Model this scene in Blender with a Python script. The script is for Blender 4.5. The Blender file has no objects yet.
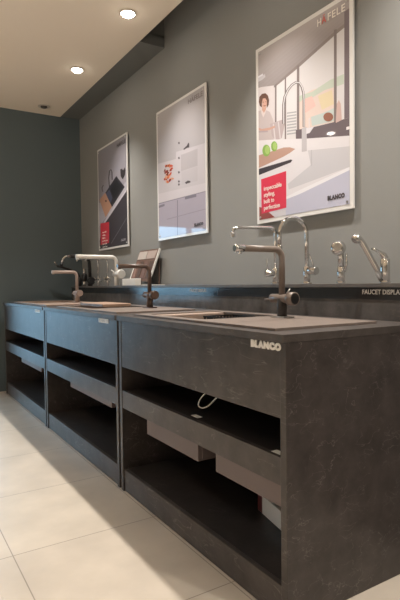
import bpy, bmesh, math, random
from mathutils import Vector, Matrix

S = bpy.context.scene
COL = S.collection
random.seed(7)

# ------------------------------------------------------------------ camera
CAM_H = 1.0553
yaw, pitch, roll = 0.5565, -0.0310, -0.0120
fw = Vector((math.sin(yaw) * math.cos(pitch), math.cos(yaw) * math.cos(pitch), math.sin(pitch)))
r0 = Vector((math.cos(yaw), -math.sin(yaw), 0))
u0 = r0.cross(fw)
rt = r0 * math.cos(roll) + u0 * math.sin(roll)
up = u0 * math.cos(roll) - r0 * math.sin(roll)
cam_data = bpy.data.cameras.new('camera')
cam = bpy.data.objects.new('camera', cam_data)
COL.objects.link(cam)
cam.matrix_world = Matrix(((rt.x, up.x, -fw.x, 0), (rt.y, up.y, -fw.y, 0), (rt.z, up.z, -fw.z, CAM_H), (0, 0, 0, 1)))
cam_data.sensor_fit = 'VERTICAL'
cam_data.sensor_height = 24
cam_data.lens = 513.75 / 600 * 24
cam_data.clip_start = 0.02
S.camera = cam

# ------------------------------------------------------------------ daylight outside
world = bpy.data.worlds.new('daylight'); S.world = world
world.use_nodes = True
bg = world.node_tree.nodes['Background']
bg.inputs[0].default_value = (0.42, 0.72, 1.0, 1)
bg.inputs[1].default_value = 4.6

SPOT_W = 96.0          # downlights over the counters
AISLE_FILL_W = 115.0         # unseen aisle downlights that fill the room with light
LAMP_COLOR = (1.0, 0.94, 0.865)
S.view_settings.view_transform = 'Standard'
S.view_settings.look = 'None'
S.view_settings.gamma = 1
S.view_settings.use_curve_mapping = False
S.view_settings.exposure = 0.40

# ------------------------------------------------------------------ room measures (metres)
WALL_X = 1.870      # wall with the posters
FAR_Y = 5.42        # end wall
NEAR_Y = -2.6
LEFT_X = -3.2
CEIL_Z = 2.835
EDGE_X = 1.66       # edge of the lowered ceiling
XF = 1.0266         # front of the counters
BACK_X = 1.71       # face of the backsplash
TOP_Z = 0.90

# ------------------------------------------------------------------ helpers
def lin(c):
    return tuple((v / 255 / 12.92) if v / 255 <= 0.04045 else ((v / 255 + 0.055) / 1.055) ** 2.4 for v in c)

def mat(name, color, rough=0.5, metal=0.0, bump=0.0, bscale=40, vary=0.0, vscale=6, coat=0.0, emit=None, spec=0.5):
    m = bpy.data.materials.new(name); m.use_nodes = True
    nt = m.node_tree; b = nt.nodes['Principled BSDF']
    b.inputs['Base Color'].default_value = (*color, 1)
    b.inputs['Roughness'].default_value = rough
    b.inputs['Metallic'].default_value = metal
    b.inputs['Specular IOR Level'].default_value = spec
    if coat:
        b.inputs['Coat Weight'].default_value = coat
        b.inputs['Coat Roughness'].default_value = 0.03; b.inputs['Coat IOR'].default_value = 1.7
    if emit:
        b.inputs['Emission Color'].default_value = (*emit[0], 1)
        b.inputs['Emission Strength'].default_value = emit[1]
    if vary or bump:
        tc = nt.nodes.new('ShaderNodeTexCoord')
    if vary:
        n = nt.nodes.new('ShaderNodeTexNoise'); n.inputs['Scale'].default_value = vscale; n.inputs['Detail'].default_value = 6
        nt.links.new(tc.outputs['Object'], n.inputs['Vector'])
        r = nt.nodes.new('ShaderNodeValToRGB')
        r.color_ramp.elements[0].position = 0.3; r.color_ramp.elements[1].position = 0.7
        r.color_ramp.elements[0].color = (*[v * (1 - vary) for v in color], 1)
        r.color_ramp.elements[1].color = (*[min(1, v * (1 + vary)) for v in color], 1)
        nt.links.new(n.outputs['Fac'], r.inputs['Fac']); nt.links.new(r.outputs['Color'], b.inputs['Base Color'])
    if bump:
        n2 = nt.nodes.new('ShaderNodeTexNoise'); n2.inputs['Scale'].default_value = bscale; n2.inputs['Detail'].default_value = 4
        nt.links.new(tc.outputs['Object'], n2.inputs['Vector'])
        bp = nt.nodes.new('ShaderNodeBump'); bp.inputs['Strength'].default_value = bump; bp.inputs['Distance'].default_value = 0.004
        nt.links.new(n2.outputs['Fac'], bp.inputs['Height']); nt.links.new(bp.outputs['Normal'], b.inputs['Normal'])
    return m

def slate(name, base, vein, rough):
    """dark slate-look laminate: cloudy tone and thin pale scratches"""
    m = bpy.data.materials.new(name); m.use_nodes = True
    nt = m.node_tree; N = nt.nodes; L = nt.links; b = N['Principled BSDF']
    tc = N.new('ShaderNodeTexCoord')
    n = N.new('ShaderNodeTexNoise'); n.inputs['Scale'].default_value = 9; n.inputs['Detail'].default_value = 10
    n.inputs['Roughness'].default_value = 0.65
    L.new(tc.outputs['Object'], n.inputs['Vector'])
    r = N.new('ShaderNodeValToRGB'); r.color_ramp.elements[0].position = 0.3; r.color_ramp.elements[1].position = 0.75
    r.color_ramp.elements[0].color = (*[v * 0.68 for v in base], 1); r.color_ramp.elements[1].color = (*[v * 1.4 for v in base], 1)
    L.new(n.outputs['Fac'], r.inputs['Fac'])
    # scratches: thin iso-lines of a stretched noise, thinned out by a second noise
    n2 = N.new('ShaderNodeTexNoise'); n2.inputs['Scale'].default_value = 13; n2.inputs['Detail'].default_value = 4; n2.inputs['Distortion'].default_value = 0.5
    ms = N.new('ShaderNodeMapping'); ms.inputs['Rotation'].default_value = (0.7, 0.5, 0.6); ms.inputs['Scale'].default_value = (1.0, 0.35, 1.6)
    L.new(tc.outputs['Object'], ms.inputs['Vector']); L.new(ms.outputs[0], n2.inputs['Vector'])
    s = N.new('ShaderNodeMath'); s.operation = 'SUBTRACT'; s.inputs[1].default_value = 0.5; L.new(n2.outputs['Fac'], s.inputs[0])
    a = N.new('ShaderNodeMath'); a.operation = 'ABSOLUTE'; L.new(s.outputs[0], a.inputs[0])
    lt = N.new('ShaderNodeMapRange'); lt.inputs['From Min'].default_value = 0.0; lt.inputs['From Max'].default_value = 0.012
    lt.inputs['To Min'].default_value = 1; lt.inputs['To Max'].default_value = 0; L.new(a.outputs[0], lt.inputs['Value'])
    n3 = N.new('ShaderNodeTexNoise'); n3.inputs['Scale'].default_value = 9; n3.inputs['Detail'].default_value = 2
    mp = N.new('ShaderNodeMapping'); mp.inputs['Location'].default_value = (3, 1, 7); L.new(tc.outputs['Object'], mp.inputs['Vector']); L.new(mp.outputs[0], n3.inputs['Vector'])
    g = N.new('ShaderNodeMapRange'); g.inputs['From Min'].default_value = 0.40; g.inputs['From Max'].default_value = 0.72; g.inputs['To Max'].default_value = 0.5; L.new(n3.outputs['Fac'], g.inputs['Value'])
    mu = N.new('ShaderNodeMath'); mu.operation = 'MULTIPLY'; L.new(lt.outputs[0], mu.inputs[0]); L.new(g.outputs[0], mu.inputs[1])
    mix = N.new('ShaderNodeMix'); mix.data_type = 'RGBA'; L.new(mu.outputs[0], mix.inputs['Factor'])
    L.new(r.outputs['Color'], mix.inputs['A']); mix.inputs['B'].default_value = (*vein, 1)
    L.new(mix.outputs['Result'], b.inputs['Base Color'])
    b.inputs['Roughness'].default_value = rough
    b.inputs['Specular IOR Level'].default_value = 0.32
    n4 = N.new('ShaderNodeTexNoise'); n4.inputs['Scale'].default_value = 60; n4.inputs['Detail'].default_value = 3; L.new(tc.outputs['Object'], n4.inputs['Vector'])
    bp = N.new('ShaderNodeBump'); bp.inputs['Strength'].default_value = 0.12; bp.inputs['Distance'].default_value = 0.002
    L.new(n4.outputs['Fac'], bp.inputs['Height']); L.new(bp.outputs['Normal'], b.inputs['Normal'])
    return m

def tiles(name):
    m = bpy.data.materials.new(name); m.use_nodes = True
    nt = m.node_tree; N = nt.nodes; L = nt.links; b = N['Principled BSDF']
    tc = N.new('ShaderNodeTexCoord')
    mp = N.new('ShaderNodeMapping'); mp.vector_type = 'POINT'
    mp.inputs['Location'].default_value = (-0.414 + 0.612 * 10, -2.075 + 0.612 * 10, 0)
    L.new(tc.outputs['Object'], mp.inputs['Vector'])
    br = N.new('ShaderNodeTexBrick'); br.offset = 0; br.squash = 1
    br.inputs['Scale'].default_value = 1
    br.inputs['Brick Width'].default_value = 0.612; br.inputs['Row Height'].default_value = 0.612
    br.inputs['Mortar Size'].default_value = 0.0022; br.inputs['Mortar Smooth'].default_value = 0.1
    L.new(mp.outputs[0], br.inputs['Vector'])
    br.inputs['Color1'].default_value = (0.52, 0.455, 0.375, 1); br.inputs['Color2'].default_value = (0.50, 0.435, 0.36, 1)
    br.inputs['Mortar'].default_value = (0.26, 0.22, 0.18, 1)
    n = N.new('ShaderNodeTexNoise'); n.inputs['Scale'].default_value = 4; n.inputs['Detail'].default_value = 7
    L.new(tc.outputs['Object'], n.inputs['Vector'])
    r = N.new('ShaderNodeValToRGB'); r.color_ramp.elements[0].color = (0.86, 0.86, 0.86, 1); r.color_ramp.elements[1].color = (1.08, 1.08, 1.08, 1)
    r.color_ramp.elements[0].position = 0.3; r.color_ramp.elements[1].position = 0.7
    L.new(n.outputs['Fac'], r.inputs['Fac'])
    mx = N.new('ShaderNodeMix'); mx.data_type = 'RGBA'; mx.blend_type = 'MULTIPLY'; mx.inputs['Factor'].default_value = 1
    L.new(br.outputs['Color'], mx.inputs['A']); L.new(r.outputs['Color'], mx.inputs['B'])
    L.new(mx.outputs['Result'], b.inputs['Base Color'])
    b.inputs['Roughness'].default_value = 0.42
    return m

def glass_mat(name):
    m = bpy.data.materials.new(name); m.use_nodes = True
    nt = m.node_tree; N = nt.nodes; L = nt.links; N.remove(N['Principled BSDF'])
    t = N.new('ShaderNodeBsdfTransparent'); t.inputs[0].default_value = (0.93, 0.97, 0.97, 1)
    g = N.new('ShaderNodeBsdfGlossy'); g.inputs['Roughness'].default_value = 0.02
    fr = N.new('ShaderNodeFresnel'); mx = N.new('ShaderNodeMixShader')
    L.new(fr.outputs[0], mx.inputs[0]); L.new(t.outputs[0], mx.inputs[1]); L.new(g.outputs[0], mx.inputs[2])
    L.new(mx.outputs[0], N['Material Output'].inputs[0])
    return m

M = {
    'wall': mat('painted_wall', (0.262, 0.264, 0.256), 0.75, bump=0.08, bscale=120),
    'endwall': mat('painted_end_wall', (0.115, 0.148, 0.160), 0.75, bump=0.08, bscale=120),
    'pale': mat('pale_wall', (0.40, 0.39, 0.37), 0.8),
    'ceil': mat('cream_ceiling', (0.86, 0.755, 0.63), 0.85),
    'darkceil': mat('grey_ceiling', (0.15, 0.155, 0.15), 0.8),
    'floor': tiles('beige_floor_tiles'),
    'slate': slate('dark_slate_laminate', (0.060, 0.051, 0.048), (0.30, 0.27, 0.25), 0.30),
    'slate_top': slate('dark_slate_worktop', (0.074, 0.063, 0.058), (0.20, 0.17, 0.155), 0.42),
    'splash': slate('dark_slate_backsplash', (0.100, 0.092, 0.088), (0.20, 0.16, 0.15), 0.16),
    'ledge': mat('grey_ledge', (0.130, 0.118, 0.110), 0.4, vary=0.1, vscale=20),
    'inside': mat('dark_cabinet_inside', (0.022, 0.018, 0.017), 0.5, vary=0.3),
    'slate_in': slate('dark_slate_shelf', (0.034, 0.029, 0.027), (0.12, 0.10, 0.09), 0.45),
    'box': mat('pinkish_brown_box', (0.130, 0.098, 0.092), 0.55, vary=0.06),
    'sink': mat('taupe_granite_sink', (0.190, 0.150, 0.127), 0.5, bump=0.1, bscale=300, vary=0.06, vscale=60),
    'sink2': mat('pale_taupe_granite_sink', (0.34, 0.25, 0.20), 0.5, bump=0.1, bscale=300, vary=0.06, vscale=60),
    'wood': mat('beech_board', (0.36, 0.235, 0.165), 0.5, vary=0.12, vscale=14),
    'black': mat('black_plastic', (0.012, 0.011, 0.011), 0.35),
    'steel': mat('brushed_steel', (0.55, 0.53, 0.51), 0.3, 1.0),
    'chrome': mat('chrome', (0.66, 0.65, 0.64), 0.07, 1.0),
    'taupe': mat('taupe_coated_tap', (0.185, 0.145, 0.120), 0.35, coat=0.2),
    'pinktaupe': mat('pale_taupe_coated_tap', (0.40, 0.31, 0.27), 0.38, coat=0.2),
    'brown': mat('brown_coated_tap', (0.085, 0.050, 0.036), 0.35, coat=0.2),
    'white': mat('white_coated_tap', (0.80, 0.78, 0.74), 0.3, coat=0.3),
    'paper': mat('white_paper', (0.78, 0.77, 0.74), 0.6),
    'frame': mat('white_poster_board', (0.79, 0.78, 0.77), 0.4, coat=0.5),
    'letter': mat('silver_lettering', (0.80, 0.77, 0.73), 0.4),
    'letter_plate': mat('silver_badge', (0.50, 0.48, 0.46), 0.35),
    'cable': mat('white_cable', (0.75, 0.73, 0.70), 0.45),
    'post': mat('brown_joint_strip', (0.13, 0.105, 0.09), 0.45),
    'board': mat('brown_display_board', (0.14, 0.085, 0.065), 0.5),
    'alu': mat('window_aluminium', (0.30, 0.30, 0.31), 0.4, 0.7),
    'glass': glass_mat('window_glass'),
    'lamp': mat('lamp_glow', (1, 1, 1), 0.5, emit=((1.0, 0.93, 0.82), 34.0)),
    'lamp_off': mat('lamp_unlit_lens', (0.10, 0.09, 0.08), 0.3),
    'trim': mat('lamp_trim', (0.62, 0.57, 0.50), 0.5),
    'red': mat('red_print', lin((206, 52, 66)), 0.5),
    'darkred': mat('dark_red_print', (0.10, 0.012, 0.015), 0.5),
    'strip': mat('black_strip', (0.028, 0.026, 0.027), 0.18, vary=0.1),
    'ground': mat('outdoor_paving', (0.30, 0.30, 0.30), 0.8),
}

def link(name, bm, m, parent=None, smooth=False, loc=None):
    me = bpy.data.meshes.new(name)
    bmesh.ops.recalc_face_normals(bm, faces=bm.faces)
    bm.to_mesh(me); bm.free()
    for k in (m if isinstance(m, (list, tuple)) else [m]):
        me.materials.append(k)
    if smooth:
        for p in me.polygons: p.use_smooth = True
    o = bpy.data.objects.new(name, me); COL.objects.link(o)
    if parent: o.parent = parent
    if loc: o.location = loc
    return o

def thing(name, label, cat, loc=(0, 0, 0), group=None, rz=0):
    o = bpy.data.objects.new(name, None); COL.objects.link(o)
    o.location = loc; o.rotation_euler = (0, 0, rz); o.empty_display_size = 0.05
    o['label'] = label; o['category'] = cat
    if group: o['group'] = group
    return o

def tag(o, label, cat, group=None):
    o['label'] = label; o['category'] = cat
    if group: o['group'] = group
    return o

def struct(o):
    o['kind'] = 'structure'; return o

def add_box(bm, x0, x1, y0, y1, z0, z1, bev=0.0):
    v = [bm.verts.new(p) for p in ((x0, y0, z0), (x1, y0, z0), (x1, y1, z0), (x0, y1, z0), (x0, y0, z1), (x1, y0, z1), (x1, y1, z1), (x0, y1, z1))]
    fs = [bm.faces.new([v[i] for i in f]) for f in ((3, 2, 1, 0), (4, 5, 6, 7), (0, 1, 5, 4), (1, 2, 6, 5), (2, 3, 7, 6), (3, 0, 4, 7))]
    if bev:
        es = list({e for f in fs for e in f.edges})
        bmesh.ops.bevel(bm, geom=es, offset=bev, segments=2, affect='EDGES', profile=0.5)

def box(name, dims, m, parent=None, bev=0.0):
    bm = bmesh.new(); add_box(bm, *dims, bev=bev)
    return link(name, bm, m, parent)

def add_ring_slab(bm, x0, x1, y0, y1, hx0, hx1, hy0, hy1, z0, z1, r=0.0):
    """slab with a rectangular hole (rounded corners when r>0)"""
    def loop(a, b, c, d, rr, z):
        pts = []
        for cx, cy, s in ((a + rr, c + rr, 180), (b - rr, c + rr, 270), (b - rr, d - rr, 0), (a + rr, d - rr, 90)):
            for k in range(5):
                t = math.radians(s + 90 * k / 4)
                pts.append((cx + rr * math.cos(t), cy + rr * math.sin(t), z))
        return [bm.verts.new(p) for p in pts]
    rr = max(r, 0.0005)
    o0, o1 = loop(x0, x1, y0, y1, 0.004, z0), loop(x0, x1, y0, y1, 0.004, z1)
    i0, i1 = loop(hx0, hx1, hy0, hy1, rr, z0), loop(hx0, hx1, hy0, hy1, rr, z1)
    n = len(o0)
    for k in range(n):
        j = (k + 1) % n
        bm.faces.new((o1[k], o1[j], i1[j], i1[k])); bm.faces.new((o0[j], o0[k], i0[k], i0[j]))
        bm.faces.new((o0[k], o0[j], o1[j], o1[k])); bm.faces.new((i0[j], i0[k], i1[k], i1[j]))

def add_tube(bm, pts, rad, n=14, cap=True):
    """tube along a polyline; rad is one radius or one per point"""
    P = [Vector(p) for p in pts]; rings = []
    rads = rad if isinstance(rad, (list, tuple)) else [rad] * len(P)
    prev = None
    for i, p in enumerate(P):
        t = (P[min(i + 1, len(P) - 1)] - P[max(i - 1, 0)]).normalized()
        if prev is None:
            a = Vector((0, 0, 1)) if abs(t.z) < 0.9 else Vector((1, 0, 0))
            nx = t.cross(a).normalized()
        else:
            nx = (prev - t * prev.dot(t)).normalized()
        prev = nx; ny = t.cross(nx)
        rings.append([bm.verts.new(p + (nx * math.cos(2 * math.pi * k / n) + ny * math.sin(2 * math.pi * k / n)) * rads[i]) for k in range(n)])
    for a, b in zip(rings, rings[1:]):
        for k in range(n):
            f = bm.faces.new((a[k], a[(k + 1) % n], b[(k + 1) % n], b[k])); f.smooth = True
    if cap:
        bm.faces.new(rings[0][::-1]); bm.faces.new(rings[-1])

def tube(name, pts, rad, m, parent=None, n=14):
    bm = bmesh.new(); add_tube(bm, pts, rad, n)
    o = link(name, bm, m, parent)
    for p in o.data.polygons: p.use_smooth = len(p.vertices) == 4
    return o

def cyl(name, a, b, r, m, parent=None, n=24, bev=0.0015):
    """cylinder from a to b with softened rims"""
    a = Vector(a); b = Vector(b); d = (b - a).normalized()
    bv = min(bev, r * 0.4)
    return tube(name, [a, a + d * 0.0001, a + d * bv, b - d * bv, b - d * 0.0001, b], [r - bv, r - bv, r, r, r - bv, r - bv], m, parent, n)

def arc(c, r, a0, a1, ax, ay, n=8):
    """points on an arc about c in the plane of unit vectors ax, ay"""
    c = Vector(c); ax = Vector(ax); ay = Vector(ay)
    return [c + ax * r * math.cos(a0 + (a1 - a0) * k / n) + ay * r * math.sin(a0 + (a1 - a0) * k / n) for k in range(n + 1)]

def text(name, s, size, m, parent, loc, depth=0.0004, face='-x', bold=0.0, width=None, align='LEFT', space=1.0):
    """lettering as a mesh that faces -x (reads towards -y)"""
    cu = bpy.data.curves.new(name, 'FONT'); cu.body = s; cu.size = size; cu.extrude = depth; cu.offset = bold
    cu.align_x = align; cu.space_character = space; cu.resolution_u = 3
    t = bpy.data.objects.new(name, cu); COL.objects.link(t)
    dg = bpy.context.evaluated_depsgraph_get(); dg.update()
    me = bpy.data.meshes.new_from_object(t.evaluated_get(dg))
    COL.objects.unlink(t); bpy.data.objects.remove(t)
    if width:
        w = max(v.co.x for v in me.vertices) - min(v.co.x for v in me.vertices)
        for v in me.vertices: v.co.x *= width / w
    # local x -> -Y, local y -> Z, local z -> -X
    for v in me.vertices:
        x, y, z = v.co; v.co = (-z, -x, y)
    me.materials.clear(); me.materials.append(m)
    o = bpy.data.objects.new(name, me); COL.objects.link(o)
    o.location = loc
    if parent: o.parent = parent
    return o

def copy_tree(o, parent=None):
    c = o.copy(); COL.objects.link(c); c.parent = parent
    for ch in [k for k in bpy.data.objects if k.parent == o]:
        if ch is not c: copy_tree(ch, c)
    return c
PICTURES = {
 'big': [
  ((172, 162, 158), [(2.3175, 1.4161), (2.3175, 2.358), (1.6534, 2.358), (1.6534, 1.4161)]),
  ((152, 142, 137), [(2.3175, 2.358), (2.3175, 2.0884), (2.1824, 2.1166), (1.9781, 2.1582), (1.7528, 2.2145), (1.685, 2.2276), (1.6534, 2.2351), (1.6534, 2.358)]),
  ((156, 146, 141), [(2.3175, 2.358), (2.3175, 2.1107), (2.1821, 2.138), (1.9779, 2.1783), (1.7527, 2.233), (1.6849, 2.2457), (1.6534, 2.253), (1.6534, 2.358)]),
  ((161, 151, 146), [(2.3175, 2.358), (2.3175, 2.1329), (2.1819, 2.1594), (1.9777, 2.1983), (1.7526, 2.2516), (1.6848, 2.2639), (1.6534, 2.2709), (1.6534, 2.358)]),
  ((165, 155, 150), [(2.3175, 2.358), (2.3175, 2.1551), (2.1816, 2.1807), (1.9776, 2.2184), (1.7525, 2.2701), (1.6847, 2.282), (1.6534, 2.2888), (1.6534, 2.358)]),
  ((170, 160, 155), [(2.3175, 2.358), (2.3175, 2.1773), (2.1814, 2.2021), (1.9774, 2.2384), (1.7524, 2.2887), (1.6846, 2.3001), (1.6534, 2.3066), (1.6534, 2.358)]),
  ((174, 164, 159), [(2.3175, 2.358), (2.3175, 2.1995), (2.1811, 2.2235), (1.9772, 2.2584), (1.7523, 2.3072), (1.6846, 2.3181), (1.6534, 2.3245), (1.6534, 2.358)]),
  ((179, 169, 164), [(2.3175, 2.358), (2.3175, 2.2217), (2.1809, 2.2448), (1.977, 2.2784), (1.7522, 2.3257), (1.6845, 2.3362), (1.6534, 2.3424), (1.6534, 2.358)]),
  ((183, 173, 168), [(2.3175, 2.358), (2.3175, 2.2439), (2.1806, 2.2661), (1.9769, 2.2984), (1.7521, 2.3442), (1.6844, 2.3543), (1.6649, 2.358)]),
  ((206, 200, 198), [(2.3175, 2.2176), (2.2581, 2.2181), (2.2539, 2.2003), (2.2848, 2.1943), (2.3175, 2.1952)]),
  ((232, 228, 226), [(2.3175, 2.2259), (2.2755, 2.227), (2.2756, 2.2177), (2.3175, 2.2155)]),
  ((216, 206, 200), [(2.3175, 2.1612), (2.2853, 2.1557), (2.1689, 2.1266), (2.1724, 1.823), (2.3175, 1.8503)]),
  ((222, 216, 210), [(2.1689, 2.1266), (1.906, 2.1887), (1.7528, 2.2265), (1.6849, 2.2367), (1.6534, 2.2431), (1.6534, 1.7307), (2.1724, 1.823)]),
  ((226, 205, 190), [(1.9868, 2.0021), (1.8934, 2.0124), (1.8056, 2.0031), (1.7477, 1.9934), (1.7486, 1.8158), (1.8947, 1.8307), (1.9882, 1.8401)]),
  ((198, 206, 186), [(1.9867, 2.0122), (1.8935, 2.0027), (1.773, 2.0207), (1.6859, 2.0185), (1.6861, 1.9729), (1.8057, 1.9841), (1.9077, 1.9726), (1.987, 1.9819)]),
  ((196, 206, 196), [(1.9013, 1.8819), (1.7998, 1.8774), (1.7483, 1.8813), (1.7486, 1.8204), (1.8947, 1.8357)]),
  ((226, 208, 168), [(1.8525, 1.9702), (1.7605, 1.9695), (1.7482, 1.9), (1.8261, 1.8946)]),
  ((232, 192, 178), [(1.9649, 1.9853), (1.8936, 1.983), (1.8664, 1.9258), (1.951, 1.9108)]),
  ((140, 128, 122), [(2.1822, 2.1283), (1.9779, 2.1783), (1.7527, 2.233), (1.6849, 2.2457), (1.6534, 2.252), (1.6534, 2.2341), (1.685, 2.2276), (1.7528, 2.2145), (1.9781, 2.1582), (2.1824, 2.1166)]),
  ((128, 116, 112), [(2.1739, 2.1299), (2.1606, 2.1308), (2.164, 1.8318), (2.1773, 1.835)]),
  ((128, 116, 112), [(2.0942, 2.1401), (2.0832, 2.1415), (2.0865, 1.813), (2.0976, 1.8157)]),
  ((128, 116, 112), [(2.0002, 2.1688), (1.9824, 2.1674), (1.9856, 1.7987), (2.0035, 1.8031)]),
  ((128, 116, 112), [(1.7464, 2.2443), (1.7289, 2.2416), (1.7311, 1.811), (1.7486, 1.8158)]),
  ((112, 98, 102), [(1.6822, 2.299), (1.6534, 2.3032), (1.6534, 1.8097), (1.6844, 1.8121)]),
  ((170, 170, 168), [(2.0788, 1.9545), (2.006, 1.9408), (2.0061, 1.9341), (2.0788, 1.9477)]),
  ((170, 170, 168), [(2.0789, 1.9388), (2.0061, 1.9255), (2.0062, 1.9189), (2.079, 1.9321)]),
  ((170, 170, 168), [(2.0791, 1.9232), (2.0063, 1.9102), (2.0063, 1.9036), (2.0792, 1.9164)]),
  ((170, 170, 168), [(2.0793, 1.9076), (2.0064, 1.8949), (2.0065, 1.8883), (2.0793, 1.9008)]),
  ((170, 170, 168), [(2.0794, 1.8919), (2.0066, 1.8796), (2.0066, 1.873), (2.0795, 1.8851)]),
  ((170, 170, 168), [(2.0796, 1.8763), (2.0067, 1.8643), (2.0068, 1.8577), (2.0796, 1.8695)]),
  ((170, 170, 168), [(2.0797, 1.8606), (2.0068, 1.849), (2.0069, 1.8424), (2.0798, 1.8538)]),
  ((170, 170, 168), [(2.0799, 1.8449), (2.007, 1.8337), (2.007, 1.827), (2.08, 1.8381)]),
  ((196, 182, 176), [(2.3175, 2.0291), (2.3139, 2.0308), (2.287, 2.0286), (2.2432, 2.0131), (2.2176, 1.9975), (2.1927, 1.9525), (2.1806, 1.9114), (2.1935, 1.8823), (2.1857, 1.8316), (2.3175, 1.8588)]),
  ((222, 206, 196), [(2.294, 2.0362), (2.2475, 2.0226), (2.2564, 2.0032), (2.276, 1.9838), (2.2916, 2.0132)]),
  ((204, 160, 138), [(2.2849, 2.0557), (2.248, 2.0447), (2.2518, 2.0211), (2.2695, 2.0069), (2.2852, 2.0281)]),
  ((186, 170, 166), [(2.2184, 1.9323), (2.1108, 1.9272), (2.0951, 1.8993), (2.1198, 1.8317), (2.169, 1.8276), (2.2022, 1.8628)]),
  ((214, 204, 200), [(2.193, 1.9255), (2.1846, 1.9254), (2.169, 1.833), (2.1806, 1.8331)]),
  ((214, 204, 200), [(2.1514, 1.925), (2.1432, 1.925), (2.1279, 1.8337), (2.1377, 1.8307)]),
  ((202, 160, 140), [(2.3175, 1.9384), (2.2884, 1.9232), (2.2186, 1.9133), (2.1764, 1.913), (2.1723, 1.9011), (2.2188, 1.8997), (2.2885, 1.9099), (2.3175, 1.9246)]),
  ((176, 160, 158), [(2.3175, 1.9198), (2.236, 1.9014), (2.2361, 1.8921), (2.3175, 1.9107)]),
  ((104, 70, 56), [(2.3132, 2.081), (2.3083, 2.1074), (2.2858, 2.1171), (2.255, 2.1117), (2.2336, 2.0923), (2.2228, 2.0644), (2.2274, 2.0385), (2.2431, 2.0268), (2.247, 2.0609), (2.2598, 2.084), (2.2773, 2.0867), (2.2865, 2.0673), (2.2868, 2.0424), (2.3045, 2.056)]),
  ((212, 166, 144), [(2.2846, 2.0751), (2.2773, 2.0889), (2.2563, 2.0846), (2.2434, 2.068), (2.2428, 2.0459), (2.2535, 2.0309), (2.2692, 2.0334), (2.2814, 2.0491)]),
  ((150, 96, 80), [(2.2743, 2.0492), (2.2533, 2.0452), (2.2551, 2.0402), (2.2708, 2.0432)]),
  ((90, 60, 52), [(2.2776, 2.0702), (2.2688, 2.0686), (2.2688, 2.0653), (2.2776, 2.0669)]),
  ((90, 60, 52), [(2.2565, 2.066), (2.2487, 2.0641), (2.2487, 2.0614), (2.2565, 2.0627)]),
  ((104, 92, 96), [(2.0106, 1.8459), (1.8947, 1.8283), (1.755, 1.8156), (1.6534, 1.8095), (1.6534, 1.7256), (1.9233, 1.7785), (2.011, 1.7999)]),
  ((228, 222, 218), [(2.3175, 1.8662), (2.1689, 1.8356), (1.9233, 1.781), (1.6534, 1.7278), (1.6534, 1.5759), (1.9835, 1.5279), (2.1396, 1.5044), (2.3175, 1.5301)]),
  ((206, 202, 200), [(1.9238, 1.7212), (1.6534, 1.6797), (1.6534, 1.5858), (2.0672, 1.5491), (2.0747, 1.5793), (1.9031, 1.6445)]),
  ((190, 186, 186), [(1.9026, 1.7189), (1.8942, 1.717), (1.8948, 1.6379), (1.9032, 1.6396)]),
  ((240, 236, 232), [(1.6534, 1.5848), (1.6534, 1.571), (1.9837, 1.5126), (2.0913, 1.5001), (2.0912, 1.5133), (1.9835, 1.533)]),
  ((200, 198, 208), [(1.6534, 1.571), (1.6534, 1.4161), (2.0922, 1.4161), (2.0913, 1.5001), (1.9837, 1.5126)]),
  ((214, 208, 206), [(2.3175, 1.4161), (2.3175, 1.5316), (2.0913, 1.5027), (2.0922, 1.4161)]),
  ((150, 72, 62), [(2.3175, 1.4161), (2.3175, 1.4905), (2.2764, 1.4793), (2.182, 1.4161)]),
  ((190, 152, 132), [(2.3175, 1.7823), (2.1044, 1.7777), (2.0572, 1.7679), (2.0153, 1.7495), (2.0575, 1.7383), (2.1129, 1.7293), (2.3175, 1.7109)]),
  ((64, 58, 62), [(2.3175, 1.7061), (2.0501, 1.7028), (2.0378, 1.6976), (2.0503, 1.6872), (2.3175, 1.6707)]),
  ((138, 176, 84), [(2.2159, 1.7864), (2.2194, 1.7729), (2.2291, 1.7636), (2.243, 1.7602), (2.2585, 1.7636), (2.2725, 1.773), (2.2822, 1.7868), (2.2855, 1.8021), (2.2818, 1.8157), (2.2718, 1.8251), (2.2577, 1.8282), (2.2422, 1.8245), (2.2284, 1.815), (2.2191, 1.8014)]),
  ((170, 200, 110), [(2.2209, 1.7908), (2.2231, 1.7808), (2.2289, 1.7737), (2.2373, 1.7709), (2.2465, 1.7729), (2.2549, 1.7794), (2.2606, 1.7892), (2.2625, 1.8002), (2.2603, 1.8103), (2.2544, 1.8174), (2.2459, 1.8201), (2.2367, 1.818), (2.2285, 1.8114), (2.2229, 1.8017)]),
  ((138, 176, 84), [(2.1561, 1.7955), (2.1589, 1.784), (2.1663, 1.776), (2.177, 1.773), (2.1889, 1.7756), (2.1997, 1.7835), (2.2071, 1.795), (2.2096, 1.8079), (2.2068, 1.8195), (2.1992, 1.8276), (2.1883, 1.8304), (2.1764, 1.8276), (2.1658, 1.8196), (2.1586, 1.8082)]),
  ((170, 200, 110), [(2.161, 1.7988), (2.1628, 1.7903), (2.1675, 1.7843), (2.1742, 1.7818), (2.1816, 1.7835), (2.1882, 1.789), (2.1928, 1.7972), (2.1944, 1.8065), (2.1926, 1.8151), (2.1879, 1.8211), (2.1811, 1.8235), (2.1737, 1.8217), (2.1671, 1.8162), (2.1626, 1.808)]),
  ((150, 96, 76), [(1.7517, 1.8401), (1.7549, 1.8316), (1.7637, 1.8265), (1.7766, 1.8258), (1.791, 1.8297), (1.804, 1.8375), (1.8131, 1.8477), (1.8163, 1.8581), (1.813, 1.8668), (1.8038, 1.8718), (1.7907, 1.8723), (1.7763, 1.8682), (1.7635, 1.8603), (1.7548, 1.8503)]),
  ((206, 176, 164), [(1.7361, 1.8077), (1.7294, 1.8944), (1.7169, 1.9092), (1.7047, 1.887), (1.6989, 1.8115)]),
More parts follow.
